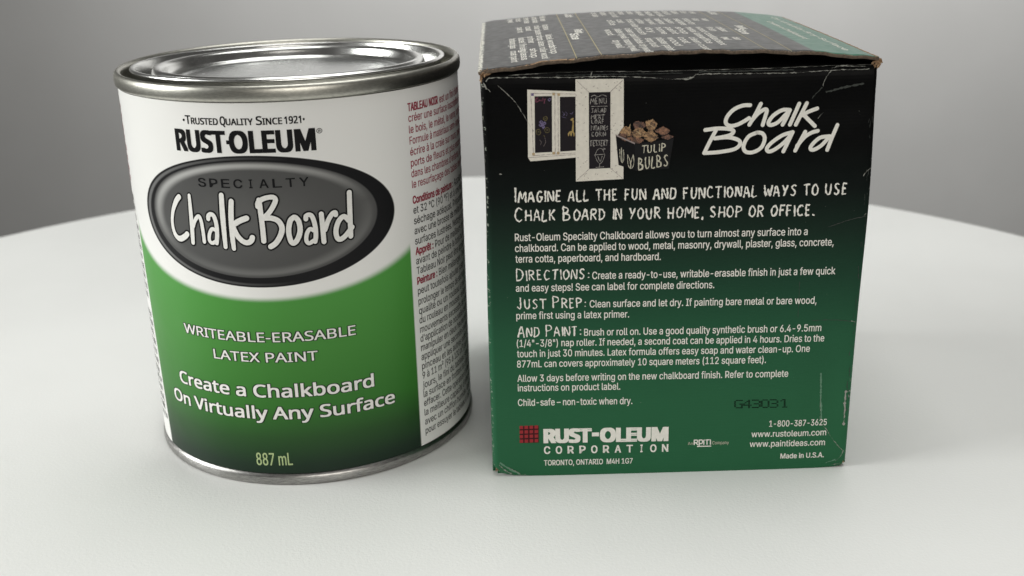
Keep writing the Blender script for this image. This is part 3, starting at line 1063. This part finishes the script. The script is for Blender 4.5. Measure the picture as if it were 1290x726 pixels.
# chalk capitals: single-line alphabet on a 1 x 1 cell
CHALK = {
    'A': [[(0, 0), (.45, 1), (.9, 0)], [(.15, .35), (.8, .38)]], 'B': [[(.05, 0), (.05, 1)], [(.05, 1), (.6, .9), (.6, .62), (.08, .52)], [(.08, .52), (.75, .4), (.7, .08), (.03, 0)]],
    'C': [[(.8, .85), (.45, 1), (.1, .65), (.1, .25), (.45, 0), (.85, .15)]], 'D': [[(.05, 0), (.08, 1)], [(0, 1), (.6, .9), (.85, .5), (.6, .1), (.02, 0)]],
    'E': [[(.08, 0), (.08, 1)], [(.05, 1), (.75, .97)], [(.08, .52), (.62, .53)], [(.05, 0), (.78, .04)]], 'F': [[(.08, 0), (.08, 1)], [(.03, 1), (.8, .97)], [(.08, .52), (.65, .54)]],
    'G': [[(.8, .85), (.45, 1), (.08, .6), (.15, .15), (.5, 0), (.85, .2), (.85, .45)], [(.5, .45), (.95, .47)]], 'H': [[(.05, 0), (.08, 1)], [(.85, 0), (.82, 1)], [(.06, .48), (.84, .52)]],
    'I': [[(.5, 0), (.48, 1)]], 'J': [[(.65, 1), (.65, .2), (.4, 0), (.1, .18)]], 'K': [[(.08, 0), (.08, 1)], [(.8, 1), (.1, .45)], [(.22, .55), (.85, 0)]],
    'L': [[(.1, 1), (.08, .02), (.8, .05)]], 'M': [[(0, 0), (.12, 1), (.48, .35), (.85, 1), (1, 0)]], 'N': [[(.05, 0), (.08, 1), (.82, .02), (.85, 1)]],
    'O': [[(.5, 1), (.12, .75), (.08, .3), (.4, 0), (.8, .2), (.88, .65), (.5, 1)]], 'P': [[(.1, 0), (.1, 1)], [(.05, 1), (.75, .92), (.78, .6), (.1, .45)]],
    'R': [[(.08, 0), (.08, 1)], [(.03, 1), (.7, .92), (.7, .62), (.08, .5)], [(.3, .5), (.85, 0)]], 'S': [[(.78, .88), (.45, 1), (.12, .78), (.45, .52), (.78, .28), (.45, 0), (.08, .14)]],
    'T': [[(.45, 0), (.47, 1)], [(.0, .97), (.95, 1)]], 'U': [[(.08, 1), (.1, .25), (.42, 0), (.78, .2), (.82, 1)]], 'W': [[(0, 1), (.25, 0), (.5, .7), (.78, 0), (1.05, 1)]],
    'Y': [[(.05, 1), (.45, .48)], [(.88, 1), (.3, 0)]], ',': [[(.5, .12), (.3, -.2)]], '.': [[(.45, .0), (.5, .08)]], ':': [[(.45, .12), (.5, .2)], [(.47, .55), (.5, .63)]]}
NARROW = {'I': .38, ',': .4, '.': .4, ':': .45, 'M': 1.15, 'W': 1.15, 'J': .8, 'L': .85, 'E': .85, 'F': .85}


def chalk(body, p0, p1, cap, small, mat=WH, width=0.42, smap=box_map, parent=None, jag=0.035, space=.55, base=0.05, name='chalk_lettering', twice=True):
    """a line of rough capitals; a capital letter in `body` is tall, a small one is a small capital"""
    (u0, v0), (u1, v1) = on_box(*p0), on_box(*p1)
    adv = []
    for ch in body:
        f = 1.0 if ch.isupper() else small / cap
        adv.append((space if ch == ' ' else NARROW.get(ch.upper(), 1.0) * f) * (1.0 if ch == ' ' else 1.18))
    tot = sum(adv)
    st = Strokes(smap, base)
    x = 0.0
    for ch, ad in zip(body, adv):
        if ch != ' ':
            h = cap if ch.isupper() else small
            cw = ad / 1.18 / tot * (u1 - u0) * 1.02
            ox = u0 + x / tot * (u1 - u0)
            oy = v0 + (v1 - v0) * x / tot + rng.uniform(-.12, .12) * cap * 0.2
            sl = rng.uniform(-.04, .06)
            nar = NARROW.get(ch.upper(), 1.0) if ch.upper() in 'I,.:' else 1.0
            for ln in CHALK[ch.upper()]:
                for rep in range(2 if twice else 1):
                    pts = []
                    for gx, gy in ln:
                        gx = .5 + (gx - .5) * (0.9 if nar == 1 else 1)
                        pts.append((ox + gx * cw + sl * gy * h + rng.normal(0, .018) * h, oy + gy * h + rng.normal(0, .018) * h))
                    st.add(pts, width * (1 if rep == 0 else 0.8), sub=5, jag=jag)
        x += ad
    return st.done(name, mat, parent or front)


chalk('Imagine all the fun and functional ways to use', (647.5, 255.6), (1068.5, 244.6), 4.2, 3.2)
chalk('Chalk Board in your home, shop or office.', (648, 279.2), (1027, 271.0), 4.0, 3.2)
chalk('Directions:', (650, 353.6), (744, 351.3), 3.6, 3.0, width=0.36)
chalk('Just Prep:', (651, 389.6), (740, 387.6), 3.6, 3.0, width=0.36)
chalk('And Paint:', (652, 425.0), (733.5, 423.0), 3.6, 3.0, width=0.36)

# ---- printed pictures on the front
Z1 = lambda pts: bx(pts, 660, 110, 7.26)
Z2 = lambda pts: bx(pts, 720, 80, 4.5375)
pic = lambda n, pts, mat, base: poly(n, pts, INK[mat], front, box_map, base)
pic('printed_window_frame', Z1([(30, 22), (515, 40), (505, 640), (60, 678), (38, 645)]), 'cream', 0.036)
pic('printed_window_pane', Z1([(97, 83), (255, 80), (258, 592), (102, 600)]), 'slate', 0.062)
pic('printed_window_pane', Z1([(328, 88), (480, 85), (475, 578), (332, 588)]), 'slate', 0.062)
fl = Strokes(box_map, 0.06)
for pts in ([(62, 55), (500, 62)], [(62, 55), (88, 625)], [(88, 625), (490, 600)], [(500, 62), (490, 600)], [(282, 60), (286, 610)], [(312, 62), (314, 608)], [(38, 645), (500, 612)]):
    fl.add(Z1(pts), 0.13, smooth=False, jag=0.02)
fl.done('printed_frame_line', INK['frame_line'], front)
for cx, cy, mt in ((78, 66, 'violet'), (272, 62, 'tan'), (318, 66, 'tan'), (494, 66, 'tan'), (88, 612, 'tan'), (272, 603, 'tan'), (314, 602, 'tan'), (487, 587, 'violet')):
    pic('printed_frame_corner', Z1([(cx - 12, cy - 12), (cx + 12, cy - 12), (cx + 12, cy + 12), (cx - 12, cy + 12)]), mt, 0.082)


def scribble(mat, lines, width, Z, jag=0.02, smooth=True, base=0.10):
    s = Strokes(box_map, base)
    for ln in lines:
        s.add(Z(ln), width, jag=jag, smooth=smooth)
    return s.done('printed_drawing', INK[mat], front)


ring = lambda cx, cy, rx, ry, k=9: [(cx + rx * math.cos(t), cy + ry * math.sin(t)) for t in np.linspace(0, 2 * math.pi, k)]
scribble('pink', [[(108, 100), (106, 135)], [(106, 102), (128, 98)], [(106, 118), (124, 114)], [(106, 136), (128, 130)], [(135, 130), (137, 112), (144, 128), (150, 112), (156, 128)],
                  [(163, 128), (163, 112)], [(172, 128), (174, 95)], [(182, 108), (188, 122), (198, 104)], [(188, 122), (184, 150)]], 0.2, Z1)
scribble('violet', [[(232, 128), (220, 112), (226, 100), (232, 108), (240, 98), (245, 110), (232, 128)]], 0.22, Z1)
scribble('violet', [ring(158, 318, 13, 13), ring(186, 330, 13, 13), ring(150, 345, 13, 13), ring(176, 360, 13, 13), ring(168, 338, 8, 8)], 0.42, Z1)
scribble('olive', [ring(196, 285, 20, 18), ring(132, 410, 22, 26), ring(132, 410, 10, 12), ring(212, 392, 24, 24), ring(212, 392, 10, 10), [(180, 440), (190, 452)], [(196, 300), (200, 320)], ring(196, 285, 9, 8)], 0.2, Z1)
scribble('frame_line', [[(145, 480), (160, 500), (150, 530)], [(190, 460), (200, 500), (180, 540)]], 0.08, Z1)
scribble('violet', [ring(365, 250, 10, 10), [(345, 270), (385, 280)], [(380, 225), (400, 250), (385, 262)], [(420, 235), (435, 248), (448, 225)], [(350, 225), (375, 240)]], 0.09, Z1)
scribble('ochre', [[(448, 280), (449, 330), (446, 400)], [(428, 300), (448, 288)], [(425, 405), (408, 425), (408, 446)], [(425, 408), (447, 405), (458, 425), (457, 448)], [(433, 410), (431, 446)]], 0.42, Z1)

pic('printed_menu_frame', Z2([(22, 90), (298, 87), (296, 660), (25, 675)]), 'cream', 0.090)
pic('printed_menu_board', Z2([(98, 165), (222, 162), (222, 597), (100, 603)]), 'slate', 0.118)
scribble('frame_line', [[(30, 98), (98, 163)], [(292, 95), (222, 160)], [(30, 668), (100, 603)], [(290, 655), (222, 598)]], 0.12, Z2, base=0.12)
sp = Strokes(box_map, 0.12)
for _ in range(70):
    side = random.random()
    x, y = (random.uniform(28, 95), random.uniform(95, 665)) if side < .35 else ((random.uniform(226, 292), random.uniform(95, 650)) if side < .7 else (random.uniform(30, 290), random.choice([random.uniform(95, 158), random.uniform(606, 660)])))
    sp.add(Z2([(x, y), (x + random.uniform(-6, 6), y + random.uniform(-5, 5))]), 0.14)
sp.done('printed_frame_fleck', INK['frame_line'], front)
Q2 = lambda x, y: (720 + x / 4.5375, 80 + y / 4.5375)
for body, x0, x1, y, cap in (('MENU', 106, 205, 233, 1.75), ('SALAD', 112, 203, 281, 1.35), ('MEAT', 112, 190, 318, 1.2), ('LOAF', 113, 190, 345, 1.2),
                             ('POTATOES', 110, 210, 384, 1.4), ('CORN', 112, 200, 418, 1.35), ('DESSERT', 108, 210, 472, 1.6)):
    chalk(body, Q2(x0, y), Q2(x1, y - 2), cap, cap, INK['chalk'], 0.17, jag=0.012, base=0.150, name='printed_menu_word', twice=False)
scribble('chalk', [[(112, 190), (130, 180), (150, 190), (175, 178), (200, 188)], [(112, 245), (205, 243)], [(130, 295), (190, 293)], [(112, 440), (205, 437)],
                   [(135, 520), (150, 490), (175, 488), (188, 520)], [(130, 522), (192, 518)], [(133, 525), (148, 560), (160, 572), (176, 560), (190, 522)], [(161, 572), (160, 590)],
                   [(138, 594), (185, 590)], [(150, 530), (160, 560)], [(175, 528), (165, 560)], ring(185, 488, 8, 6)], 0.14, Z2, jag=0.012, base=0.150)
pic('printed_crate_side', Z2([(252, 408), (360, 458), (366, 613), (268, 580)]), 'crate_side', 0.135)
pic('printed_crate_front', Z2([(360, 458), (583, 428), (555, 600), (366, 613)]), 'crate', 0.135)
for k, (cx, cy, rx, ry, mi) in enumerate(((318, 415, 48, 26, 0), (545, 418, 38, 16, 2), (385, 352, 40, 26, 2), (455, 352, 36, 36, 1), (522, 385, 44, 24, 0), (312, 388, 34, 34, 1),
                                          (385, 395, 44, 32, 1), (450, 415, 44, 34, 1), (370, 438, 42, 20, 0), (290, 412, 26, 16, 2))):
    for g, (mt, dy, base) in enumerate(((INK['crate_side'], 3, 0.165), (BULB[mi], 0, 0.168))):
        gx = 1.10 if g == 0 else 1.0
        rk = np.random.RandomState(40 + k)
        wob = 1 + rk.uniform(-.14, .12, 34)
        pts = [(cx + rx * gx * .9 * wob[q] * (1 + .10 * math.sin(3 * t + k)) * math.cos(t), cy + dy + ry * gx * .92 * wob[q] * (1 + .12 * math.sin(4 * t + 2 * k)) * math.sin(t)) for q, t in enumerate(np.linspace(0, 2 * math.pi, 35)[:-1])]
        e = base + k * 0.007
        P = [on_box(*Q2(*q)) for q in pts][::-1]
        build('printed_bulb', [box_map(u, v, e) for u, v in P], [tuple(range(len(P)))], mt, front)
scribble('tan', [[(330, 375), (334, 345)], [(455, 330), (460, 318)], [(440, 345), (470, 365)], [(370, 385), (395, 405)]], 0.22, Z2, base=0.25)
pic('printed_crate_lip', Z2([(250, 404), (361, 452), (361, 461), (252, 413)]), 'frame_line', 0.240)
chalk('TULIP', Q2(398, 512), Q2(545, 497), 2.2, 2.2, INK['chalk_bright'], 0.30, jag=0.02, base=0.25, name='printed_crate_word')
chalk('BULBS', Q2(380, 607), Q2(560, 582), 3.4, 3.4, INK['chalk_bright'], 0.30, jag=0.02, base=0.25, name='printed_crate_word')
scribble('chalk_bright', [[(320, 520), (322, 575), (340, 602), (355, 570), (352, 520)], [(320, 520), (335, 560), (337, 600)], [(352, 520), (340, 560), (338, 600)],
                          [(275, 490), (278, 540), (290, 568), (298, 540), (296, 492)], [(284, 480), (288, 560)]], 0.17, Z2, base=0.25)

# ---- wear: cracked print along the folds
for pts, wd in (([(612, 103), (617, 98.5), (640, 98), (680, 97.6), (720, 97.4), (745, 96.6), (770, 96.2), (800, 97.0), (825, 98.2), (850, 99.6), (872, 97), (878, 93.8), (905, 93), (947, 92.6), (1002, 91.6), (1045, 88.8), (1095, 87.2)], 0.26),
                ([(856, 99.5), (866, 99.8), (874, 97)], 0.4), ([(640, 95), (690, 92), (745, 90.2), (800, 90), (850, 89.2), (930, 87), (1000, 84.8), (1045, 82.8), (1098, 81.5)], 0.13),
                ([(744, 97), (745, 92), (746, 89.6)], 0.5), ([(626.4, 107.5), (645, 124), (657, 140.6), (666, 156), (672.7, 166)], 0.17),
                ([(1047.3, 88.8), (1040.7, 97.6), (1036.3, 108.6)], 0.2), ([(1098, 211), (1092, 215), (1087, 222)], 0.22), ([(1047, 86), (1060, 83), (1090, 84)], 0.3),
                ([(1033.8, 500), (1033.6, 512), (1034, 532), (1041, 541), (1049, 553.6), (1062.7, 569)], 0.16), ([(1066.0, 492), (1064.4, 505), (1064, 520), (1062.7, 536)], 0.7),
                ([(1062.5, 567), (1058, 576), (1052, 581)], 0.35), ([(1047, 585.5), (1058, 583.5)], 0.3), ([(629, 586), (634, 591), (645, 597.5)], 0.3), ([(640, 589), (650, 594), (656, 597.5)], 0.2),
                ([(606, 108), (614, 112), (618, 116)], 0.5), ([(609, 104), (613, 113)], 0.7), ([(652, 597.6), (662, 598)], 0.3), ([(1030, 150), (1037, 142)], 0.12), ([(1072, 404), (1077, 405.5)], 0.22),
                ([(649, 239), (651, 241)], 0.3), ([(629, 219.5), (632, 220)], 0.25), ([(1088, 271), (1091, 269)], 0.25)):
    cr = Strokes(box_map, lift(0.06))
    cr.add([on_box(*q) for q in pts], wd * 0.75, jag=0.05, taper=list(rng.choice([0.12, 0.3, 0.6, 1.0, 1.5], max(4, int(8 * len(pts))))))
    cr.done('crease_mark', INK['scuff'], front)
for pts, wd in (([(1040.7, 116.4), (1065, 110), (1089, 105.3)], 0.5), ([(1089.7, 272), (1066, 278), (1043, 286)], 0.18), ([(1022, 403.6), (1050, 402.8), (1078, 405)], 0.12), ([(1036, 110), (1023, 124)], 0.25),
                ([(1007, 355), (1005, 400)], 0.1), ([(700, 95), (860, 92)], 0.15), ([(880, 90.5), (1000, 88)], 0.2)):
    cg = Strokes(box_map, lift(0.045))
    cg.add([on_box(*q) for q in pts], wd, jag=0.04)
    cg.done('faint_crease', INK['scuff_dim'], front)
for pts, wd in (([(1034.5, 470), (1034.5, 500), (1035, 528)], 0.5), ([(630, 583), (640, 590), (655, 597)], 0.5), ([(1040, 583), (1052, 579)], 0.3)):
    c3 = Strokes(box_map, lift(0.045))
    c3.add([on_box(*q) for q in pts], wd, jag=0.06)
    c3.done('green_crease', INK['scuff_green'], front)
# chips along the upright right fold
ch = Strokes(box_map, 0.06)
for _ in range(46):
    z = random.uniform(20, 112)
    x = Wm + edge_right(z) - random.uniform(0.7, 1.7)
    ch.add([(x, z), (x + random.uniform(-.25, .25), z - random.uniform(.3, 2.2))], 0.10, jag=0.03)
tag(ch.done('edge_chip', INK['scuff_dim'], front), kind='stuff')

# ---- print on the top flap; its lines run from the back edge towards the front


def flap_text(body, a, b0, b1, cap, fat=0.16, name='flap_lettering'):
    return text(body, b0, a, b1, a, cap, WH, flap, lambda b, a_, e: lid_map(a_, b, e), fat, 0.04, name)


for a in (27.0, 33.9, 79.3, 86.4):
    s = Strokes(lid_map, 0.04)
    s.add([(a, b) for b in np.linspace(0.8, Dm - 0.5, 30)], 0.20, smooth=False)
    s.done('flap_rule', INK['yellow_line'], flap)
WORDS = ['surface', 'wood', 'metal', 'chalkboard', 'paint', 'brush', 'latex', 'primer', 'glass', 'plaster', 'masonry', 'finish', 'roller', 'coat', 'label', 'drywall', 'hardboard', 'home', 'office', 'shop', 'clean', 'dry']
rw = random.Random(5)
PARA = [(Dm - 3, 15.0), (Dm - 31, 19.0), (Dm - 58, 22.0), (Dm - 85, 22.0)]
for pi, (b0, ln) in enumerate(PARA):
    for k in range(5):
        a = 20.6 - k * 2.9
        if k == 4 and pi == 1:
            continue
        n = rw.uniform(0.45, 1.0)
        flap_text(rw.choice(WORDS) + (' ' + rw.choice(WORDS) if n > .7 else ''), a, b0, b0 - ln * n * 1.35, 2.1)
    for k in range(12 if pi != 1 else 11):
        a = 75.2 - k * 3.25
        n = rw.uniform(0.4, 1.0) if k > 1 else rw.uniform(.2, .5)
        flap_text(rw.choice(WORDS) + (' ' + rw.choice(WORDS) if n > .65 else ''), a, b0, b0 - ln * n * 1.35, 2.2)
for a in (28.9, 81.3):
    flap_text('Job', a + 1.0, Dm - 3, Dm - 13, 2.8, 0.4)
    flap_text('Paint', a + 1.3, Dm - 52, Dm - 62, 2.6, 0.4)
    flap_text('Size', a - 0.7, Dm - 62, Dm - 76, 2.6, 0.4)
flap_text('Create a Chalkboard', 97.6, Dm - 32, Dm - 82, 1.9, 0.14)
flap_text('On Virtually Any Surface', 103.6, Dm - 12, Dm - 104, 1.9, 0.14)
